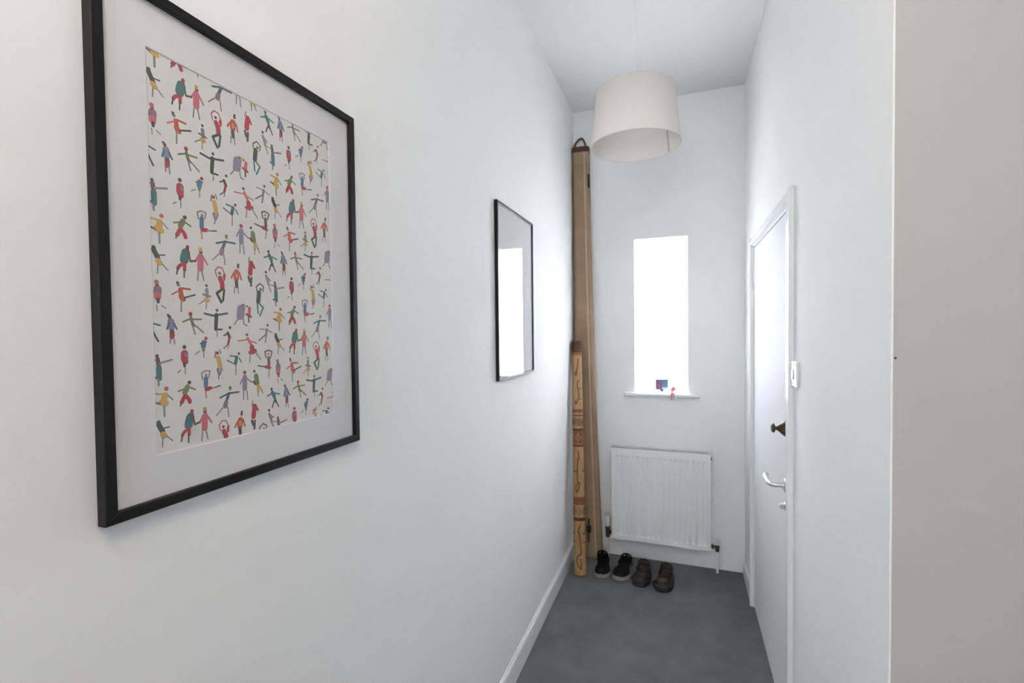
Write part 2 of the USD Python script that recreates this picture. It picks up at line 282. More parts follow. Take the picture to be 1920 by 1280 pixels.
FIGS = json.loads('[[["g",7,[[3.4,-275.6],[6.0,-281.0],[8.6,-286.4]]],["y",8,[[8.5,-289.9],[11.0,-292.5]]],["e",2,[[8.4,-294.6],[7.5,-307.5]]],["e",2,[[14.1,-293.9],[22.0,-301.8]]],["g",2,[[7.6,-281.9],[17.9,-281.0]]],["k",6,[[3.2,-272.2]]]],[["t",13,[[48.9,-272.9],[46.8,-279.9],[46.1,-283.7]]],["r",5,[[44.6,-290.0],[39.0,-293.1],[36.4,-297.1]]],["r",5,[[46.5,-289.8],[46.3,-298.4]]],["k",2.4,[[36.4,-297.1],[34.4,-305.8]]],["k",2.4,[[45.7,-298.4],[45.3,-309.5]]],["w",3,[[53.3,-274.1],[55.5,-284.9],[63.3,-282.6]]],["w",6,[[51.2,-267.0]]],["r",5.5,[[51.6,-263.9]]]],[["p",10,[[71.7,-275.2],[71.0,-293.0]]],["p",3,[[66.8,-277.1],[63.3,-283.9]]],["p",3,[[76.1,-275.8],[82.6,-286.5]]],["e",2.4,[[67.5,-297.2],[65.8,-311.8]]],["e",2.4,[[72.9,-296.6],[75.8,-310.9]]],["w",6,[[72.3,-268.1]]],["y",6.5,[[71.8,-264.4]]]],[["n",3,[[98.3,-250.5],[113.0,-245.4],[131.9,-245.5]]],["n",5,[[113.7,-245.9],[109.0,-257.3]]],["m",8,[[108.2,-260.1],[106.6,-264.9]]],["e",2.2,[[102.2,-266.9],[91.2,-277.6]]],["e",2.2,[[110.9,-267.0],[112.7,-282.7]]],["s",5,[[116.2,-238.8]]],["w",4.5,[[116.2,-236.1]]]],[["m",11,[[6.9,-329.6],[6.7,-335.4]]],["p",10,[[6.7,-337.8],[6.6,-340.7]]],["k",4.5,[[7.1,-343.6],[7.2,-347.6]]],["e",1.6,[[5.2,-351.8],[5.5,-359.9]]],["e",1.8,[[11.9,-352.7],[17.0,-356.0]]],["w",5,[[6.3,-323.3]]],["p",6.5,[[5.7,-319.9]]]],[["o",7,[[39.2,-328.3],[40.8,-340.4]]],["o",8,[[40.2,-338.0],[43.2,-341.5]]],["o",3,[[40.6,-325.8],[53.7,-326.6]]],["p",2.4,[[36.8,-329.7],[27.0,-335.8]]],["k",2.6,[[45.1,-339.5],[61.2,-334.1]]],["e",2.4,[[40.0,-344.1],[39.6,-359.9]]],["e",5.5,[[36.4,-321.3]]],["k",4.5,[[35.2,-318.3]]]],[["e",6,[[80.2,-325.2],[80.6,-334.8]]],["m",3,[[73.9,-332.7],[86.1,-335.1]]],["y",7,[[78.4,-340.7],[81.8,-341.1]]],["e",1.8,[[75.0,-342.2],[67.4,-347.6]]],["e",1.8,[[79.3,-343.2],[78.7,-354.8]]],["w",4.5,[[80.0,-318.8]]]],[["p",2.2,[[97.6,-302.9],[95.0,-294.0],[100.2,-287.5],[107.4,-288.6],[110.9,-296.2],[108.4,-303.1]]],["r",8,[[103.3,-305.0],[106.7,-312.6],[106.8,-319.8]]],["r",3.5,[[111.5,-298.8],[110.6,-306.9]]],["g",4,[[106.4,-322.5],[96.9,-329.2],[104.4,-343.2]]],["g",3.6,[[110.1,-322.9],[107.4,-340.4]]],["w",5,[[102.5,-297.4]]]],[["o",10,[[133.7,-292.4],[132.7,-302.0]]],["y",4,[[133.2,-295.8],[133.5,-299.9]]],["o",3,[[128.2,-294.3],[123.4,-302.3]]],["o",3,[[139.2,-293.1],[142.1,-303.9]]],["k",6,[[132.5,-307.5],[133.1,-315.7]]],["e",2,[[129.1,-317.4],[128.6,-327.0]]],["e",2,[[135.4,-316.9],[135.9,-327.1]]],["w",5,[[136.3,-283.1]]],["k",4.6,[[136.7,-279.7]]]],[["l",10,[[24.1,-374.8],[24.5,-383.1]]],["b",3,[[21.1,-377.2],[18.5,-385.5]]],["b",3,[[28.2,-377.1],[32.2,-385.5]]],["w",7,[[25.2,-389.1],[25.5,-395.7]]],["r",5,[[24.2,-393.9],[24.0,-398.1]]],["e",2,[[22.8,-398.7],[22.6,-405.8]]],["e",2,[[27.6,-398.2],[28.6,-407.2]]],["w",5,[[22.3,-368.3]]],["k",4,[[20.5,-365.9]]]],[["v",2.6,[[41.7,-375.1],[50.6,-371.3],[70.1,-371.0]]],["v",5,[[53.8,-369.4],[56.7,-379.3]]],["w",3.4,[[56.8,-378.1],[59.3,-381.2]]],["e",2.6,[[56.1,-380.6],[59.6,-393.1]]],["e",2.6,[[59.3,-379.3],[72.9,-390.7]]],["r",6,[[53.3,-363.2]]],["w",3.5,[[53.5,-365.9]]]],[["n",3.4,[[75.8,-361.9],[89.5,-364.8],[103.9,-362.4],[114.3,-360.4]]],["g",6.5,[[95.5,-363.3],[94.5,-376.4]]],["g",6,[[94.2,-375.1],[93.9,-385.6]]],["g",3,[[94.6,-386.3],[103.9,-386.3]]],["e",2,[[96.0,-386.9],[95.7,-397.4]]],["w",5,[[96.5,-356.1]]]],[["l",15,[[140.2,-353.0],[139.1,-362.7]]],["l",10,[[144.3,-348.6],[135.9,-365.5]]],["e",2.4,[[135.9,-366.9],[127.0,-378.0]]],["e",2.4,[[143.8,-366.7],[145.1,-377.8],[150.7,-379.9]]],["w",3,[[144.4,-345.9],[152.5,-347.6]]],["p",6,[[156.5,-350.9],[155.3,-362.3]]],["r",4,[[150.4,-361.0],[159.4,-365.0]]],["k",3,[[154.4,-365.1],[155.0,-373.5]]],["y",5,[[148.4,-347.1]]]],[["w",6,[[4.2,-183.3],[5.6,-193.2]]],["l",3,[[6.8,-189.5],[24.0,-185.5]]],["t",8,[[5.6,-195.6],[5.7,-210.5]]],["t",2.6,[[5.2,-208.9],[-1.4,-209.4]]],["e",3,[[4.6,-211.9],[4.9,-220.4]]],["k",5,[[3.6,-178.9]]]],[["r",11,[[42.8,-177.7],[42.6,-185.6]]],["m",5,[[44.7,-177.8],[45.2,-181.3]]],["r",9,[[42.6,-186.9],[43.7,-189.6]]],["k",4,[[41.8,-191.9],[42.3,-196.0]]],["e",2,[[36.1,-201.8],[32.4,-204.5]]],["e",1.8,[[43.1,-198.8],[43.2,-207.9]]],["k",6,[[42.8,-168.0]]]],[["b",8,[[73.3,-162.3],[72.4,-168.2]]],["b",3,[[67.9,-163.9],[77.3,-161.2]]],["v",5,[[72.4,-170.8],[72.3,-173.9]]],["e",1.8,[[66.3,-174.9],[59.7,-179.2]]],["e",1.8,[[72.6,-175.1],[72.6,-185.2]]],["r",5.5,[[76.8,-156.0]]]],[["w",5,[[114.3,-147.9],[117.8,-154.9]]],["w",2.6,[[107.6,-151.8],[115.8,-147.5]]],["r",4,[[117.0,-156.4],[114.5,-166.4]]],["e",2.4,[[113.7,-166.6],[107.0,-172.3]]],["e",2,[[115.2,-167.5],[114.3,-173.1]]],["k",4.8,[[118.7,-139.3]]]],[["y",7.5,[[96.6,-186.8],[98.5,-195.4],[99.7,-203.0]]],["s",3,[[91.0,-185.6],[92.6,-177.4]]],["s",2.4,[[101.0,-180.4],[99.0,-174.4]]],["l",4.5,[[95.4,-205.2],[97.3,-212.6]]],["l",3,[[102.5,-204.9],[98.7,-213.6]]],["e",2.2,[[97.2,-213.9],[96.3,-220.6]]],["w",5,[[95.4,-179.3]]]],[["t",6,[[129.7,-188.0],[127.1,-198.1]]],["t",2.4,[[117.7,-184.9],[129.7,-186.7]]],["m",2.6,[[112.3,-192.1],[123.3,-197.6]]],["t",2.2,[[134.3,-189.7],[138.7,-196.8]]],["s",2,[[127.8,-200.6],[127.3,-216.9]]],["w",4.8,[[134.0,-182.2]]]],[["y",9,[[12.9,-235.5],[10.4,-244.7]]],["y",9,[[8.1,-245.1],[13.7,-246.9]]],["y",3,[[0.2,-231.8],[11.2,-233.5]]],["w",2.8,[[-0.7,-244.0],[5.3,-246.3]]],["e",2.2,[[16.9,-235.8],[23.6,-242.7]]],["e",3,[[11.3,-250.9],[11.5,-264.8]]],["p",6.5,[[15.1,-226.2]]]],[["v",8,[[45.8,-227.4],[41.8,-234.9]]],["v",2.6,[[32.2,-232.0],[43.2,-229.1]]],["v",2.6,[[49.5,-228.4],[57.6,-232.3]]],["r",6,[[41.1,-240.5],[36.6,-248.6]]],["r",6,[[42.9,-240.1],[47.7,-245.9],[48.9,-250.0]]],["k",2.4,[[36.0,-248.7],[34.6,-253.7]]],["k",6,[[48.7,-220.9]]]],[["e",2.4,[[69.7,-218.5],[68.0,-208.9],[74.7,-205.5],[82.1,-206.9],[79.8,-216.4]]],["b",7,[[75.1,-217.4],[74.7,-229.5]]],["r",6,[[75.3,-234.4],[82.1,-233.1]]],["p",2.4,[[83.4,-233.9],[91.8,-232.7]]],["k",2.2,[[91.8,-232.7],[98.9,-231.2]]],["p",2,[[73.9,-236.6],[74.9,-247.8]]],["s",4.8,[[75.6,-212.2]]]],[["l",9,[[144.2,-466.6],[143.7,-484.8]]],["l",2.6,[[139.3,-468.9],[135.1,-476.8]]],["l",2.6,[[149.0,-469.9],[157.9,-476.5]]],["e",2.4,[[141.2,-488.7],[140.8,-503.3]]],["e",2.4,[[147.6,-489.5],[148.9,-504.4]]],["r",6.5,[[144.1,-458.5]]]],[["v",9,[[166.6,-466.7],[168.8,-479.1]]],["w",4,[[161.3,-475.4],[164.5,-480.1]]],["y",4.6,[[169.6,-483.5],[170.2,-492.2]]],["y",4,[[172.1,-483.8],[177.1,-491.6]]],["e",2.2,[[170.2,-492.2],[169.9,-501.6]]],["e",2.2,[[177.1,-491.6],[179.6,-497.8]]],["n",5,[[163.1,-458.0]]]],[["p",5,[[151.7,-401.7],[158.1,-411.7]]],["p",2,[[132.4,-405.2],[150.9,-403.8]]],["p",2.4,[[155.7,-406.0],[169.1,-409.9]]],["r",9,[[159.6,-416.8],[161.0,-424.6]]],["r",7,[[156.0,-425.8],[166.1,-423.4]]],["e",2.2,[[156.0,-427.2],[154.7,-442.0]]],["e",2.4,[[166.1,-424.9],[176.9,-438.4]]],["w",5,[[150.3,-395.3]]]],[["l",4.6,[[191.6,-386.3],[189.6,-395.1]]],["l",2,[[176.6,-385.5],[189.8,-387.0]]],["l",2,[[192.5,-387.8],[203.3,-392.3]]],["m",2.8,[[188.7,-395.8],[174.3,-405.7]]],["m",2.8,[[190.5,-395.8],[187.4,-409.0]]],["n",5,[[193.1,-379.2]]]],[["w",2.6,[[188.4,-436.2],[186.0,-425.8],[194.2,-423.2],[201.4,-426.5],[198.3,-436.8]]],["w",6,[[193.8,-436.5],[194.4,-448.4]]],["r",6,[[188.0,-452.3],[196.0,-454.4]]],["k",2.4,[[171.4,-449.2],[186.2,-452.2]]],["e",2.2,[[195.1,-455.8],[192.8,-470.5]]],["s",4.5,[[193.6,-429.8]]]],[["t",7,[[200.2,-498.9],[204.6,-507.0]]],["t",2.6,[[189.2,-504.2],[198.3,-500.9]]],["t",2.6,[[205.7,-501.1],[216.6,-504.1]]],["k",5,[[205.4,-511.6],[207.2,-516.4]]],["k",2.8,[[203.5,-515.1],[199.5,-525.7]]],["k",2.8,[[208.1,-515.8],[213.5,-526.4]]],["k",5.5,[[198.6,-492.8]]]],[["r",9,[[161.7,-519.8],[159.6,-535.2]]],["r",4,[[163.5,-515.8],[168.4,-525.2]]],["p",2.4,[[156.8,-516.2],[158.7,-508.7]]],["k",4.5,[[156.1,-541.7],[158.4,-549.3]]],["k",4,[[161.9,-542.8],[160.7,-556.2]]],["w",5,[[161.0,-516.1]]]],[["k",2.2,[[172.5,-320.2],[171.0,-313.1],[178.9,-306.7],[186.6,-311.8],[184.6,-320.7]]],["g",8.5,[[176.7,-322.7],[174.5,-338.7]]],["t",3,[[172.7,-343.1],[173.9,-358.9]]],["t",3,[[177.9,-342.9],[184.7,-348.4],[177.3,-363.1]]],["w",5,[[180.3,-316.7]]]],[["l",5,[[192.5,-292.3],[196.7,-303.6]]],["p",3,[[195.1,-295.0],[201.3,-299.5]]],["e",2.6,[[195.7,-305.2],[202.6,-319.4]]],["e",2,[[196.6,-306.6],[209.3,-308.5]]],["k",5,[[192.1,-285.7]]]]]')
V, F, C, nv = [], [], [], 0
clip = sbox(PY0 * 1000 - 0.5, PZ0 * 1000 - 0.5, PY1 * 1000 + 0.5, PZ1 * 1000 + 0.5)
ox, oz = PY0 * 1000, PZ1 * 1000
lattice = [(i * 207.6, -244.2 * j - 123.65 * i) for i in range(-2, 3) for j in range(-4, 5)]
for dx, dz in lattice:
    for strokes in FIGS:
        P0 = np.vstack([s[2] for s in strokes]) + (ox + dx, oz + dz)
        if P0[:, 0].max() < PY0 * 1000 or P0[:, 0].min() > PY1 * 1000 or P0[:, 1].max() < PZ0 * 1000 or P0[:, 1].min() > PZ1 * 1000: continue
        for k, (col, wdt, pts) in enumerate(strokes):
            pts = [(x + ox + dx, z + oz + dz) for x, z in pts]
            sh = Point(pts[0]).buffer(wdt / 2, 6) if len(pts) == 1 else LineString(pts).buffer(wdt / 2, 4)
            sh = sh.intersection(clip).simplify(0.12)
            for g in (sh.geoms if hasattr(sh, 'geoms') else [sh]):
                if g.is_empty or g.geom_type != 'Polygon' or g.area < 0.5: continue
                v2, f2 = trimesh.creation.triangulate_polygon(g, engine='earcut')
                V.append(np.c_[np.full(len(v2), 0.00653 + 0.000012 * k), v2[:, 0] / 1000, v2[:, 1] / 1000]); F.append(f2 + nv); nv += len(v2)
                C.append(np.tile(lin(*[0.80 * c + 0.20 * 168 for c in INK[col]]), (len(v2), 1)))  # ink mixed with grey to carry the haze of reflections over the print
V, F, C = np.vstack(V), np.vstack(F), np.vstack(C)
nrm = np.cross(V[F[:, 1]] - V[F[:, 0]], V[F[:, 2]] - V[F[:, 0]])[:, 0]; F[nrm < 0] = F[nrm < 0][:, ::-1]
ink = part(pr, 'printed_figures', (V, F), 'ink', False, 'tiny printed dancers in red, teal, yellow and grey', 'stuff')
UsdGeom.PrimvarsAPI(UsdGeom.Mesh(ink)).CreatePrimvar('ink', Sdf.ValueTypeNames.Color3fArray, 'vertex').Set(Vt.Vec3fArray.FromNumpy(C.astype(np.float32)))

p2, r2 = picture('framed_print', 'narrow black-framed glazed picture farther along, reflecting the window', 1.7528, 2.2270, 1.3205, 2.0380, 0.015, 0.009, 0.0115)
part(p2, 'backing_board', bx(0.001, 0.005, r2[0] + 0.005, r2[1] - 0.005, r2[2] + 0.005, r2[3] - 0.005), 'backing', False)
part(p2, 'mount', bx(0.0055, 0.0075, r2[0] + 0.006, r2[1] - 0.006, r2[2] + 0.006, r2[3] - 0.006), 'mount', False, 'plain pale mount')

# ---------------------------------------------------------------- pendant lamp
lx, ly, z0, z1, ra, rb = -0.170, 1.9063, 2.2246, 2.4333, 0.1692, 0.1474
L = thing('pendant_lamp', 'tapered cream drum lampshade hanging on a long cord', 'lamp', (lx, ly, z0))
hs = z1 - z0
part(L, 'shade', lathe([(ra - 0.002, 0), (ra, 0.0), (ra - 0.0005, 0.006), (rb + 0.0005, hs - 0.006), (rb, hs), (rb - 0.002, hs), (rb - 0.0025, hs - 0.006), (ra - 0.0028, 0.006), (ra - 0.002, 0)], n=72), 'shade', 40)
ang = math.radians(43)
def onr(z, r): return np.array([r * math.cos(ang), r * math.sin(ang), z])
def seam_strip():
    Vs = []
    for z, r in ((0.004, ra - 0.0031), (hs - 0.004, rb - 0.0029)):
        for da in (-0.03, 0.03): Vs.append((r * math.cos(ang + da), r * math.sin(ang + da), z))
    Vs = np.array(Vs); W = Vs.copy(); W[:, :2] *= 0.994
    return trimesh.convex.convex_hull(np.vstack([Vs, W]))
part(L, 'seam', seam_strip(), 'seam', False)
th = np.linspace(0, 2 * np.pi, 60, endpoint=False)
for rr, zz in ((ra, 0.001), (rb, hs - 0.001)):
    part(L, 'rim_wire', tube(np.c_[(rr - 0.0012) * np.cos(th), (rr - 0.0012) * np.sin(th), np.full(60, zz)], 0.0015, 8, True), 'shade')
part(L, 'spider', join(*[tube([(0.018 * math.cos(a), 0.018 * math.sin(a), hs - 0.03), ((rb - 0.002) * math.cos(a), (rb - 0.002) * math.sin(a), hs - 0.004)], 0.0016, 8) for a in (0.4, 2.5, 4.6)] + [tube(np.c_[0.02 * np.cos(th), 0.02 * np.sin(th), np.full(60, hs - 0.03)], 0.002, 8, True)]), 'cord')
part(L, 'lamp_holder', lathe([(0, hs - 0.045), (0.018, hs - 0.045), (0.018, hs + 0.01), (0.013, hs + 0.022), (0.006, hs + 0.035), (0, hs + 0.035)], n=28), 'plastic', 40)
part(L, 'bulb', lathe([(0, hs - 0.105), (0.012, hs - 0.103), (0.020, hs - 0.095), (0.0225, hs - 0.085), (0.019, hs - 0.068), (0.013, hs - 0.054), (0.012, hs - 0.044), (0, hs - 0.044)], n=28), 'bulb', 40)
part(L, 'cord', tube([(0, 0, hs + 0.03), (0, 0, (H - z0) - 0.02)], 0.0033, 10), 'cord')
part(L, 'ceiling_rose', lathe([(0, H - z0), (0.04, H - z0), (0.04, H - z0 - 0.012), (0.030, H - z0 - 0.022), (0.010, H - z0 - 0.030), (0, H - z0 - 0.030)], n=36), 'plastic', 40)

# ---------------------------------------------------------------- radiator
rx0, rx1, rz0, rz1 = -0.4409, 0.1586, 0.1463, 0.7463
R = thing('radiator', 'white ribbed panel radiator below the end window', 'radiator', ((rx0 + rx1) / 2, D - 0.090, rz0))
hw = (rx1 - rx0) / 2; hh = rz1 - rz0
def rad_panel(y, flip):
    nch = 17; pitch = (2 * hw - 0.03) / nch; xs = [-hw]
    prof = []                                            # x, depth fraction
    prof.append((-hw, 0.0)); 
    for k in range(nch):
        c = -hw + 0.015 + pitch * (k + 0.5)
        for u, f in ((-0.36, 0), (-0.30, 0.18), (-0.22, 0.8), (-0.14, 1), (0.14, 1), (0.22, 0.8), (0.30, 0.18), (0.36, 0)): prof.append((c + u * pitch, f))
    prof.append((hw, 0.0))
    zs = [(0, 0), (0.026, 0), (0.029, 0.12), (0.036, 0.9), (0.040, 1), (0.2, 1), (0.36, 1), (hh - 0.058, 1), (hh - 0.054, 0.9), (hh - 0.047, 0.12), (hh - 0.044, 0), (hh, 0)]
    n, m = len(prof), len(zs); V = []
    for z, g in zs:
        for x, f in prof: V.append((x, y + flip * 0.0062 * f * g, z))
    F = []
    for j in range(m - 1):
        for i in range(n - 1):
            a = j * n + i; F += [(a, a + 1, a + n + 1), (a, a + n + 1, a + n)]
    V = np.array(V); B2 = V.copy(); B2[:, 1] = y + flip * 0.012; k = len(V); F += [(c + k, b_ + k, a + k) for a, b_, c in F]
    def stitch(ids):
        for p_, q_ in zip(ids[:-1], ids[1:]): F.extend([(p_, p_ + k, q_ + k), (p_, q_ + k, q_)])
    stitch(list(range(n))); stitch([(m - 1) * n + i for i in range(n)][::-1]); stitch([j * n for j in range(m)][::-1]); stitch([j * n + n - 1 for j in range(m)])
    t = trimesh.Trimesh(np.vstack([V, B2]), F, process=False); t.fix_normals(); return t
part(R, 'front_panel', rad_panel(0.0, 1), 'enamel', 25)
part(R, 'rear_panel', rad_panel(0.075, -1), 'enamel', 25)
for s in (-1, 1):
    x = s * hw
    part(R, 'side_panel', bx(min(x - s * 0.001, x + s * 0.004), max(x - s * 0.001, x + s * 0.004), 0.004, 0.071, 0.012, hh + 0.002, 0.0015), 'enamel')
grille = join(bx(-hw + 0.012, hw - 0.012, 0.012, 0.017, hh - 0.034, hh - 0.022), bx(-hw + 0.012, hw - 0.012, 0.058, 0.063, hh - 0.034, hh - 0.022), *[bx(-hw + 0.02 + k * (2 * hw - 0.04) / 44 - 0.0014, -hw + 0.02 + k * (2 * hw - 0.04) / 44 + 0.0014, 0.017, 0.058, hh - 0.034, hh - 0.028) for k in range(45)])
part(R, 'top_grille', grille, 'enamel', False)
fins = join(*[bx(-hw + 0.02 + k * (2 * hw - 0.04) / 50 - 0.0010, -hw + 0.02 + k * (2 * hw - 0.04) / 50 + 0.0010, 0.013, 0.064, 0.05, hh - 0.005) for k in range(51)])
part(R, 'convector_fins', fins, 'dark_metal', False)
part(R, 'wall_bracket', bx(-0.18, -0.15, 0.06, 0.0895, 0.03, hh - 0.05), 'enamel', False); part(R, 'wall_bracket', bx(0.15, 0.18, 0.06, 0.0895, 0.03, hh - 0.05), 'enamel', False)
part(R, 'blanking_plug', lathe([(0, 0), (0.010, 0), (0.010, 0.006), (0, 0.008)], (1, 0, 0), (hw + 0.004, 0.038, hh - 0.035), 20), 'dark_metal', 40)
zv = 0.010                                               # valve centre above the radiator's foot
vx = hw + 0.042
tv = part(R, 'lockshield_valve', join(tube([(hw - 0.004, 0.04, zv + 0.005), (vx, 0.04, zv + 0.005)], 0.0085, 14), lathe([(0, -0.022), (0.011, -0.022), (0.012, -0.010), (0.013, 0.010), (0.012, 0.022), (0, 0.022)], (0, 0, 1), (vx, 0.04, zv), 20), lathe([(0.008, 0), (0.014, 0), (0.014, 0.012), (0.008, 0.012)], (1, 0, 0), (hw + 0.008, 0.04, zv + 0.005), 6)), 'dark_metal', 40, 'dull metal valve body')
part(tv, 'valve_cap', lathe([(0, 0.020), (0.0125, 0.020), (0.0125, 0.045), (0.0105, 0.052), (0, 0.053)], (0, 0, 1), (vx, 0.04, zv), 24), 'plastic', 40, 'white plastic cap')
part(R, 'pipe', tube([(vx, 0.04, -rz0), (vx, 0.04, zv - 0.02)], 0.0075, 14), 'enamel', 40)
vx = -hw - 0.034
tv = part(R, 'thermostatic_valve', join(tube([(-hw + 0.004, 0.04, zv + 0.012), (vx, 0.04, zv + 0.012)], 0.009, 14), lathe([(0, -0.020), (0.012, -0.020), (0.013, 0.0), (0.015, 0.03), (0.016, 0.052), (0, 0.052)], (0, 0, 1), (vx, 0.04, zv), 20), lathe([(0.008, 0), (0.0145, 0), (0.0145, 0.012), (0.008, 0.012)], (1, 0, 0), (-hw - 0.022, 0.04, zv + 0.012), 6)), 'dark_metal', 40, 'dull metal valve body')
part(tv, 'valve_head', lathe([(0, 0.050), (0.013, 0.050), (0.0145, 0.062), (0.0195, 0.078), (0.0205, 0.098), (0.0205, 0.118), (0.018, 0.124), (0, 0.125)], (0, 0, 1), (vx, 0.04, zv), 28), 'plastic', 40, 'white thermostatic head')
part(R, 'pipe', tube([(vx, 0.04, -rz0), (vx, 0.04, zv - 0.018)], 0.0075, 14), 'enamel', 40)

# ---------------------------------------------------------------- tall tan case leaning in the corner
K = thing('storage_case', 'tall tapering tan case with dark leather cap standing in the corner', 'case', (-0.61, 3.185, 0))
def sect(z):                                           # local x of left edge, ridge, right edge; y of front, back
    t = z / 2.725
    xl = (-0.668 + 0.61) * (1 - t) + (-0.6915 + 0.61) * t
    xr = (-0.508 + 0.61) * (1 - t) + (-0.584 + 0.61) * t
    bow = -0.010 * math.sin(math.pi * t)
    yf = (3.140 - 3.185) + 0.016 * t; yb = (3.214 - 3.185) + 0.014 * t
    return xl, xr + bow, yf, yb
def case_body(za, zb, grow=0.0, n=26):
    V, F, k = [], [], 16
    for z in np.linspace(za, zb, n):
        xl, xr, yf, yb = sect(z); c, hx, hy = ((xl + xr) / 2, (yf + yb) / 2), (xr - xl) / 2 + grow, (yb - yf) / 2 + grow
        for a in np.linspace(0, 2 * np.pi, 28, endpoint=False):
            ca, sa = math.cos(a), math.sin(a); e = 0.5
            V.append((c[0] + hx * np.sign(ca) * abs(ca) ** e, c[1] + hy * np.sign(sa) * abs(sa) ** e, z))
    k = 28
    for i in range(n - 1):
        for q in range(k):
            s = (q + 1) % k; F += [(i * k + q, i * k + s, (i + 1) * k + s), (i * k + q, (i + 1) * k + s, (i + 1) * k + q)]
    b0, t0 = len(V), len(V) + 1; V = np.array(V); V = np.vstack([V, V[:k].mean(0)[None], V[-k:].mean(0)[None]])
    for q in range(k):
        s = (q + 1) % k; F += [(b0, s, q), (t0, (n - 1) * k + q, (n - 1) * k + s)]
    return trimesh.Trimesh(V, F, process=False)
part(K, 'body', case_body(0.0, 2.70), 'bag', 40)
rid = []
for z in np.linspace(0.03, 2.69, 30):
    xl, xr, yf, yb = sect(z); rid.append((xr - 0.24 * (xr - xl), yf - 0.001, z))
part(K, 'piping', tube(rid, 0.0045, 10), 'bag_edge', 40, 'pale raised piping')
part(K, 'collar', case_body(2.62, 2.706, 0.0012, 4), 'bag_side', 40)
part(K, 'end_cap', case_body(2.700, 2.735, 0.003, 4), 'leather', 40, 'dark brown leather cap')
xl, xr, yf, yb = sect(2.735); xm = (xl + xr) / 2
part(K, 'carry_loop', tube(spline([(xl + 0.012, 0.0, 2.715), (xl + 0.012, -0.002, 2.745), (xm - 0.018, -0.004, 2.785), (xm + 0.006, -0.004, 2.795), (xm + 0.024, -0.003, 2.775), (xr - 0.016, 0.0, 2.715)], 30), 0.0065, 10), 'leather', 40, 'dark leather carrying loop')
xl, xr, yf, yb = sect(2.50)
part(K, 'clip', bx(xr - 0.010, xr + 0.005, yf + 0.004, yf + 0.020, 2.46, 2.55, 0.003), 'strap')
xl, xr, yf, yb = sect(0.19)
bk = part(K, 'buckle', bx(xl + 0.062, xl + 0.092, yf - 0.008, yf + 0.006, 0.165, 0.215, 0.004), 'strap', 30, 'black buckle')
part(bk, 'buckle_strap', bx(xl + 0.070, xl + 0.082, yf - 0.004, yf + 0.006, 0.10, 0.26, 0.002), 'leather')

# ---------------------------------------------------------------- decorated bamboo tube
bot, top = np.array([-0.6045, 2.902, 0.0]), np.array([-0.6575, 3.098, 1.447])
G = thing('didgeridoo', 'decorated yellow bamboo didgeridoo propped against the tan case', 'didgeridoo', tuple(bot))
ax = top - bot; LN = np.linalg.norm(ax); ax = ax / LN
tx = np.cross((0, 1., 0), ax); tx = np.array([1., 0, 0]) - ax * ax[0]; tx /= np.linalg.norm(tx); ty = np.cross(ax, tx)
def rad(s): return 0.0365 - 0.0055 * s / LN + 0.0012 * math.exp(-((s - 0.01) / 0.02) ** 2)
def P3(s, phi, dr=0.0):                                # phi = 0 faces the camera
    r = rad(s) + dr; a = phi - math.pi / 2 - 0.2; return ax * s + r * (math.cos(a) * tx + math.sin(a) * ty)
def sleeve(s0, s1, dr, inner=None, n=12, k=40):
    V, F = [], []
    ss = np.linspace(s0, s1, n)
    rings = [(s, dr) for s in ss] + ([(s, inner) for s in ss[::-1]])
    for s, q in rings:
        for a in np.linspace(0, 2 * np.pi, k, endpoint=False): V.append(P3(s, a, q))
    m = len(rings)
    for i in range(m):
        j = (i + 1) % m
        for q in range(k):
            u = (q + 1) % k; F += [(i * k + q, i * k + u, j * k + u), (i * k + q, j * k + u, j * k + q)]
    t = trimesh.Trimesh(np.array(V), F, process=False); t.fix_normals(); return t
zc = np.array([0.0, 0, 0])
tube_mesh = sleeve(0.012, LN, 0.0, -0.006, 40)
tube_mesh.apply_translation((0, 0, 0)); part(G, 'tube', tube_mesh, 'bamboo', 40)
part(G, 'end_rim', sleeve(0.002, 0.02, 0.001, -0.008, 4), 'bamboo', 40)
def band(z0, z1, m, lab=None): return part(G, 'band', sleeve(z0 / ax[2], z1 / ax[2], 0.0006, -0.001, 3), m, 40, lab)
def line(pts, m, w=0.0054, nm='carved_vine', parent=None, lab=None):
    Q = spline(pts, 8 * len(pts)); mm = tube([P3(z / ax[2], a, -0.0034) for z, a in Q], w, 8)
    return part(parent or G, nm, mm, m, 40, lab)
band(1.368, LN * ax[2] - 0.001, 'burnt', 'dark burnt band'); band(1.352, 1.366, 'red_brown')
band(0.985, 1.008, 'red_brown', 'red-brown band'); band(0.965, 0.972, 'burnt')
band(0.872, 0.887, 'burnt', 'dark burnt band'); band(0.790, 0.872, 'red_brown', 'red-brown carved band'); band(0.774, 0.786, 'burnt')
band(0.418, 0.466, 'red_brown', 'red-brown carved band'); band(0.322, 0.342, 'burnt', 'dark burnt band')
for phi in (-1.0, 0.05, 1.1, 2.15, 3.2, 4.25):          # ringed eyes in the middle band
    for rr in (0.024, 0.0125):
        q = np.linspace(0, 2 * np.pi, 24, endpoint=False)
        part(G, 'carved_ring', tube([P3((0.926 + rr * math.sin(a)) / ax[2], phi + rr * math.cos(a) / 0.034, 0.0002) for a in q], 0.0022, 8, True), 'scorch', 40)
    part(G, 'carved_dot', ball(P3(0.926 / ax[2], phi, 0.0), 0.0045, sub=2), 'burnt', 40)
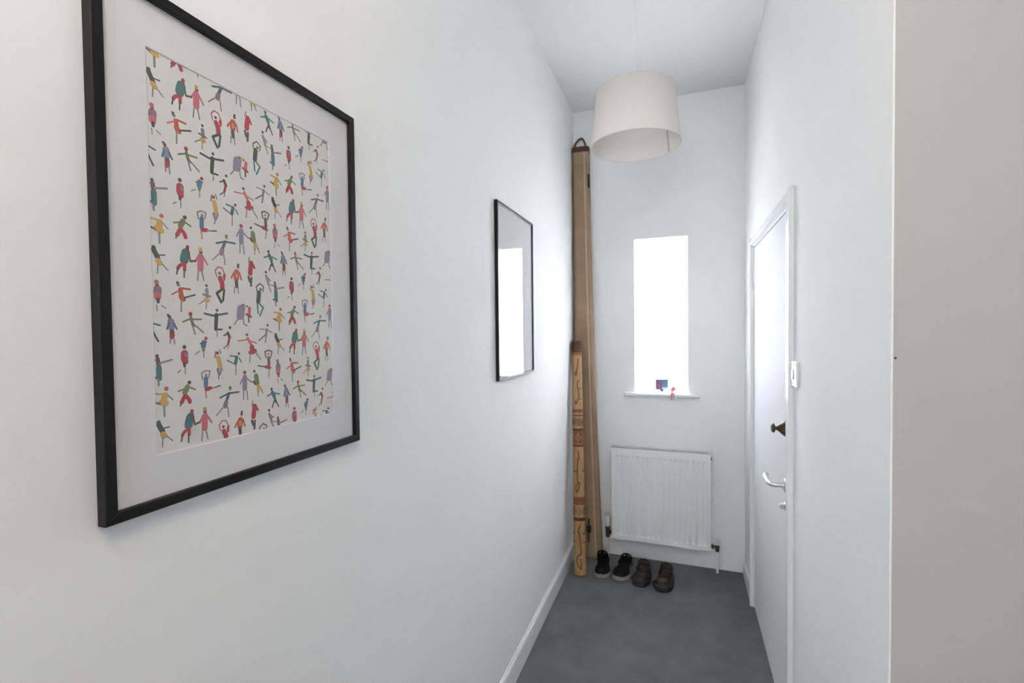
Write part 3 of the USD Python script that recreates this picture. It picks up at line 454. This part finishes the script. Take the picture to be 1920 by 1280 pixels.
for k, (zc_, h_) in enumerate(((0.831, 0.026), (0.380, 0.026))):   # diamond marks inside the red bands
    for phi in np.linspace(0, 2 * np.pi, 7)[:-1] + 0.35:
        part(G, 'carved_diamond', tube([P3((zc_ + h_ * math.sin(a)) / ax[2], phi + 0.36 * math.cos(a), 0.0009) for a in np.linspace(0, 2 * np.pi, 5)[:-1]], 0.0024, 8, True), 'bamboo' if k == 0 else 'burnt', 40)
for off in (0.0, 2.1, 4.2):
    line([(1.33, 0.65 + off), (1.29, 0.55 + off), (1.25, 0.35 + off), (1.222, 0.15 + off), (1.245, 0.02 + off)], 'scorch', 0.0056)
    line([(1.19, 0.75 + off), (1.15, 0.45 + off), (1.10, 0.70 + off), (1.055, 0.30 + off), (1.040, 0.05 + off), (1.065, -0.10 + off)], 'scorch')
    line([(0.75, 0.35 + off), (0.70, 0.55 + off), (0.65, 0.20 + off), (0.60, 0.15 + off), (0.555, 0.55 + off), (0.52, 0.35 + off), (0.495, 0.05 + off), (0.515, -0.15 + off), (0.545, 0.05 + off)], 'scorch')
    line([(0.30, 0.55 + off), (0.26, 0.15 + off), (0.21, 0.50 + off), (0.155, 0.62 + off), (0.12, 0.25 + off), (0.085, -0.15 + off), (0.055, 0.15 + off), (0.062, 0.60 + off), (0.10, 0.50 + off)], 'scorch')
    line([(0.625, -0.95 + off), (0.622, -0.4 + off), (0.618, 0.1 + off)], 'burnt', 0.005, 'carved_mark')
    line([(1.14, -1.25 + off), (1.138, -0.75 + off)], 'burnt', 0.005, 'carved_mark'); line([(1.075, -1.25 + off), (1.072, -0.80 + off)], 'burnt', 0.005, 'carved_mark')
    for z in (0.195, 0.245): part(G, 'carved_dot', ball(P3(z / ax[2], -0.85 + off, -0.001), 0.0062, sub=2), 'burnt', 40)

# ---------------------------------------------------------------- shoes
def ip(pts, s): return np.interp(s, *zip(*pts))
OUT = [(0, 0.20), (0.012, 0.42), (0.04, 0.64), (0.10, 0.84), (0.20, 0.97), (0.32, 1.0), (0.45, 0.90), (0.58, 0.84), (0.75, 0.82), (0.88, 0.80), (0.95, 0.66), (0.985, 0.42), (1, 0.20)]
def shoe(name, label, toe, heel, W, top, sole_h, mats, group, trail=False):
    toe, heel = np.array(toe, float), np.array(heel, float); dv = heel - toe; Ls = np.linalg.norm(dv)
    rot = math.degrees(math.atan2(dv[1], dv[0])) - 90
    T = thing(name, label, 'shoe', (toe[0], toe[1], 0), rot, group)       # local: toe at the origin, heel along +y
    m_up, m_sole, m_line, m_tab, m_lace = mats
    SS = np.r_[np.linspace(0, 0.08, 9), np.linspace(0.1, 0.9, 41), np.linspace(0.92, 1, 9)]
    def cx(s): return 0.010 * math.sin(math.pi * s) * (1 if 'R' in name else 1)
    def loop(gr):
        l = [(cx(s) - (W / 2 + gr) * ip(OUT, s), s * (Ls + 2 * gr) - gr) for s in SS]; r = [(cx(s) + (W / 2 + gr) * ip(OUT, s), s * (Ls + 2 * gr) - gr) for s in SS[::-1]]
        return Polygon(l + r).buffer(0)
    def slab(z0, z1, g0, g1):
        a, b_ = np.array(loop(g0).exterior.coords)[:-1], None
        n = len(a); ctr = a.mean(0); Vb = np.c_[a, np.full(n, z0)]; sc = (W / 2 + g1) / (W / 2 + g0)
        Vt_ = np.c_[(a - ctr) * [sc, (Ls + 2 * g1) / (Ls + 2 * g0)] + ctr, np.full(n, z1)]
        V = np.vstack([Vb, Vt_, [[*ctr, z0]], [[*ctr, z1]]]); F = []
        for i in range(n):
            j = (i + 1) % n; F += [(i, j, n + j), (i, n + j, n + i), (2 * n, j, i), (2 * n + 1, n + i, n + j)]
        t = trimesh.Trimesh(V, F, process=False); t.fix_normals(); return t
    if trail:
        part(T, 'sole', join(slab(0.0, 0.010, -0.002, 0.003), slab(0.010, sole_h, 0.003, -0.001)), m_sole, 40)
    else:
        part(T, 'sole', join(slab(0.0, 0.006, -0.002, 0.002), slab(0.006, sole_h, 0.002, 0.0)), m_sole, 40, 'off-white rubber sole')
    zt = [(0, sole_h + 0.008), (0.02, sole_h + 0.020), (0.08, sole_h + 0.034), (0.22, sole_h + 0.042), (0.36, 0.66 * top + 0.010), (0.48, 0.88 * top), (0.56, 0.96 * top), (0.70, 0.84 * top), (0.85, 0.90 * top), (0.96, 1.04 * top), (1, 1.0 * top)]
    V, F, NU = [], [], 33
    us = np.linspace(-1, 1, NU); S2 = np.r_[np.linspace(0, 0.1, 10), np.linspace(0.12, 0.9, 44), np.linspace(0.91, 1, 10)]
    for s in S2:
        w_, h_ = W / 2 * ip(OUT, s) * 0.985, ip(zt, s); o = np.clip((s - 0.44) / 0.10, 0, 1); o = o * o * (3 - 2 * o)
        if s > 0.925: o *= np.clip((0.972 - s) / 0.047, 0, 1)
        for u in us:
            a = (1 - abs(u)) * math.pi / 2
            xa, za = w_ * math.copysign(math.cos(a) ** 0.75, u), sole_h - 0.004 + (h_ - sole_h + 0.004) * math.sin(a) ** 0.85
            q = abs(u)
            if q > 0.5: t_ = (1 - q) / 0.5; xo, zo = w_ * (1 - 0.16 * t_ ** 1.5), sole_h - 0.004 + (h_ - sole_h + 0.004) * t_
            elif q > 0.38: t_ = (0.5 - q) / 0.12; xo, zo = w_ * (0.84 - 0.08 * t_), h_ - (h_ - sole_h - 0.006) * t_ ** 1.6
            else: xo, zo = w_ * 0.76 * q / 0.38, sole_h + 0.006
            xo = math.copysign(xo, u) if u else 0.0
            V.append((cx(s) + xa * (1 - o) + xo * o, s * Ls, za * (1 - o) + zo * o))
    for i in range(len(S2) - 1):
        for k in range(NU - 1):
            a = i * NU + k; F += [(a, a + 1, a + NU + 1), (a, a + NU + 1, a + NU)]
    for i0, fl in ((0, 1), ((len(S2) - 1) * NU, -1)):
        c_ = len(V); V.append(tuple(np.mean(V[i0:i0 + NU], 0)))
        for k in range(NU - 1): F.append((c_, i0 + k + 1, i0 + k) if fl > 0 else (c_, i0 + k, i0 + k + 1))
    up = trimesh.Trimesh(np.array(V), F, process=False)
    part(T, 'upper', up, m_up, 60)
    def topz(s): return float(ip(zt, s))
    rim = []
    for sgn, seq in ((-1, np.linspace(0.50, 0.955, 14)), (1, np.linspace(0.955, 0.50, 14))):
        for s in seq: rim.append((cx(s) + sgn * W / 2 * ip(OUT, s) * 0.83, s * Ls, topz(s) - 0.001))
    part(T, 'collar', tube(spline(rim, 60), 0.0052, 10), m_line, 60)
    tg = [(0, 0.36), (0, 0.46), (0, 0.54), (0, 0.585)]
    tv_ = []
    for s, wd, zz in ((0.34, 0.016, topz(0.34) + 0.002), (0.44, 0.020, topz(0.44) + 0.006), (0.52, 0.023, topz(0.52) + 0.008), (0.575, 0.022, topz(0.56) + 0.011)):
        tv_.append((s, wd, zz))
    Vt2, Ft2 = [], []
    for s, wd, zz in tv_:
        for x, dz in ((-wd, -0.005), (-wd * 0.5, 0), (0, 0.002), (wd * 0.5, 0), (wd, -0.005)): Vt2.append((cx(s) + x, s * Ls, zz + dz))
        for x, dz in ((wd, -0.009), (wd * 0.5, -0.006), (0, -0.005), (-wd * 0.5, -0.006), (-wd, -0.009)): Vt2.append((cx(s) + x, s * Ls + 0.004, zz + dz))
    for i in range(3):
        for k in range(10):
            j = (k + 1) % 10; Ft2 += [(i * 10 + k, i * 10 + j, (i + 1) * 10 + j), (i * 10 + k, (i + 1) * 10 + j, (i + 1) * 10 + k)]
    for k in range(1, 9): Ft2 += [(0, k + 1, k), (30, 30 + k, 30 + k + 1)]
    tgm = trimesh.Trimesh(np.array(Vt2), Ft2, process=False); tgm.fix_normals()
    part(T, 'tongue', tgm, m_line, 50)
    for s in np.linspace(0.33, 0.50, 5):
        wl = 0.019 + 0.02 * (s - 0.33); zb = topz(s)
        part(T, 'lace', tube(spline([(cx(s) - wl - 0.006, s * Ls, zb - 0.006), (cx(s) - wl * 0.5, s * Ls - 0.002, zb + 0.006), (cx(s) + wl * 0.5, s * Ls - 0.002, zb + 0.006), (cx(s) + wl + 0.006, s * Ls, zb - 0.006)], 14), 0.0025, 8), m_lace, 60)
    ht = [(-0.013, 1.0), (0.013, 1.0)]
    part(T, 'heel_tab', bx(cx(1) - 0.011, cx(1) + 0.011, Ls - 0.004, Ls + 0.0035, top * 0.50, top * 0.96, 0.003), m_tab, 30)
    if trail:
        cap = [(cx(s) + sg * (W / 2) * ip(OUT, s) * 1.0, s * Ls - 0.001, sole_h + 0.006) for sg, seq in ((-1, np.linspace(0.2, 0.0, 9)), (1, np.linspace(0.0, 0.2, 9)[1:])) for s in seq]
        part(T, 'toe_bumper', tube(spline(cap, 40), 0.0085, 10), m_sole, 60)
        ap = [(cx(s) + sg * (W / 2) * ip(OUT, s) * 0.62, s * Ls, sole_h + (topz(s) - sole_h) * 0.84 + 0.002) for sg, seq in ((-1, np.linspace(0.40, 0.085, 9)), (1, np.linspace(0.085, 0.40, 9))) for s in seq]
        part(T, 'apron_seam', tube(spline(ap, 50), 0.0026, 8), m_tab, 60)
    else:
        for sg in (-1, 1):
            part(T, 'side_stripe', tube(spline([(cx(s) + sg * W / 2 * ip(OUT, s) * f, s * Ls, z) for s, f, z in ((0.40, 1.0, sole_h + 0.006), (0.50, 0.975, sole_h + 0.022), (0.60, 0.90, sole_h + 0.040))], 16), 0.003, 8), m_tab, 50)
    return T
SB = ('black_mesh', 'white_sole', 'black_lining', 'grey_tab', 'black_mesh'); SR = ('brown_leather', 'black_sole', 'brown_dark', 'brown_dark', 'brown_dark')
shoe('sneaker', 'black sneaker with off-white sole, nearest the bamboo tube', (-0.474, 2.885), (-0.497, 3.095), 0.094, 0.070, 0.026, SB, None)
shoe('sneaker', 'black sneaker with off-white sole, beside the brown shoes', (-0.374, 2.892), (-0.340, 3.100), 0.096, 0.070, 0.026, SB, None)
shoe('walking_shoe', 'dark brown leather shoe next to the black sneakers', (-0.251, 2.858), (-0.230, 3.068), 0.102, 0.066, 0.024, SR, None, True)
shoe('walking_shoe', 'dark brown leather shoe at the right end of the row', (-0.123, 2.842), (-0.096, 3.056), 0.105, 0.066, 0.024, SR, None, True)

# ---------------------------------------------------------------- switch, sill things, screw
sw = thing('light_switch', 'square white light switch close beside the door frame', 'switch', (B, 1.8255, 1.365))
part(sw, 'plate', bx(-0.0095, 0.0, -0.043, 0.043, -0.043, 0.043, 0.003), 'plastic')
rk = bx(-0.004, 0.001, -0.010, 0.010, -0.018, 0.018, 0.0012); rk.apply_transform(trimesh.transformations.rotation_matrix(math.radians(5), (0, 1, 0))); rk.apply_translation((-0.0095, 0, 0))
part(sw, 'rocker', rk, 'plastic')
for z in (-0.030, 0.030): part(sw, 'screw_cap', lathe([(0, 0), (0.0035, 0), (0.003, 0.0012), (0, 0.0012)], (-1, 0, 0), (-0.0095, 0, z), 14), 'grey', 40)

cd = thing('greeting_card', 'small purple, pink and teal picture card standing on the window sill', 'card', (-0.130, D + 0.055, WZ0 - 0.002))
def leaf(x0, x1, z0, z1, m, nm, t0=0.0, t1=0.0012, lab=None): return part(cd, nm, bx(x0, x1, t0, t1, z0, z1), m, False, lab)
leaf(-0.040, 0.041, 0.012, 0.083, 'card_dark', 'card_sheet', 0.0, 0.0015)
leaf(-0.038, 0.002, 0.014, 0.081, 'card_pink', 'purple_panel', -0.0006, 0.0, 'purple and pink printed half')
leaf(0.003, 0.039, 0.030, 0.074, 'card_teal', 'teal_panel', -0.0006, 0.0, 'teal printed half')
leaf(0.003, 0.039, 0.014, 0.029, 'card_pale', 'pale_panel', -0.0006, 0.0)
part(cd, 'stand', bx(-0.012, 0.012, -0.004, 0.022, 0, 0.013, 0.002), 'card_dark')

ty_ = thing('soft_toy', 'tiny pink and white soft toy sitting on the sill edge, legs dangling', 'toy', (-0.061, D - 0.010, WZ0 - 0.002))
k_ = manifold3d.Manifold.sphere(1.0, 24)
def hull(*bs): return manifold3d.Manifold.batch_hull([manifold3d.Manifold.sphere(r, 20).translate(c) for c, r in bs])
part(ty_, 'body', join(tm(hull(((0.002, 0.012, 0.013), 0.013), ((0.006, 0.012, 0.034), 0.009)))), 'pink', 60, 'pink dress')
part(ty_, 'head', join(ball((0.008, 0.011, 0.052), 0.0125), ball((0.001, 0.011, 0.065), 0.004), ball((0.016, 0.011, 0.065), 0.004)), 'white_plush', 60)
for s, xe in ((-0.006, -0.010), (0.008, 0.016)):
    part(ty_, 'leg', tm(hull(((s, 0.004, 0.009), 0.006), ((s + 0.002, -0.026, 0.006), 0.006)) + hull(((s + 0.002, -0.030, 0.004), 0.006), ((xe + 0.004, -0.033, -0.034), 0.0055)) + hull(((xe + 0.004, -0.033, -0.034), 0.006), ((xe + 0.005, -0.038, -0.036), 0.005))), 'pink' if s < 0 else 'white_plush', 60)
for s in (-1, 1):
    part(ty_, 'arm', tm(hull(((0.006 + s * 0.009, 0.010, 0.034), 0.0045), ((0.004 + s * 0.017, 0.002, 0.018), 0.004))), 'pink', 60)

sc = thing('screw', 'small dark screw head in the right wall corner', 'screw', (B + 0.0065, YC - 0.0004, 1.4638))
part(sc, 'head', lathe([(0, -0.004), (0.0018, -0.004), (0.0024, 0.0), (0.002, 0.0007), (0, 0.0012)], (0, -1, 0), (0, 0, 0), 16), 'dark_metal', 40)

gl = thing('added_hall_lamp', 'unseen globe lamp added behind the camera as fill light', 'lamp', (0.0, -0.25, 2.50))  # unseen lamp, added to brighten and warm the near walls
part(gl, 'globe', ball((0, 0, 0), 0.17, sub=4), 'fill_lamp_glow', True)
part(gl, 'stem', tube([(0, 0, 0.165), (0, 0, H - 2.50)], 0.008, 12), 'cord', 40)
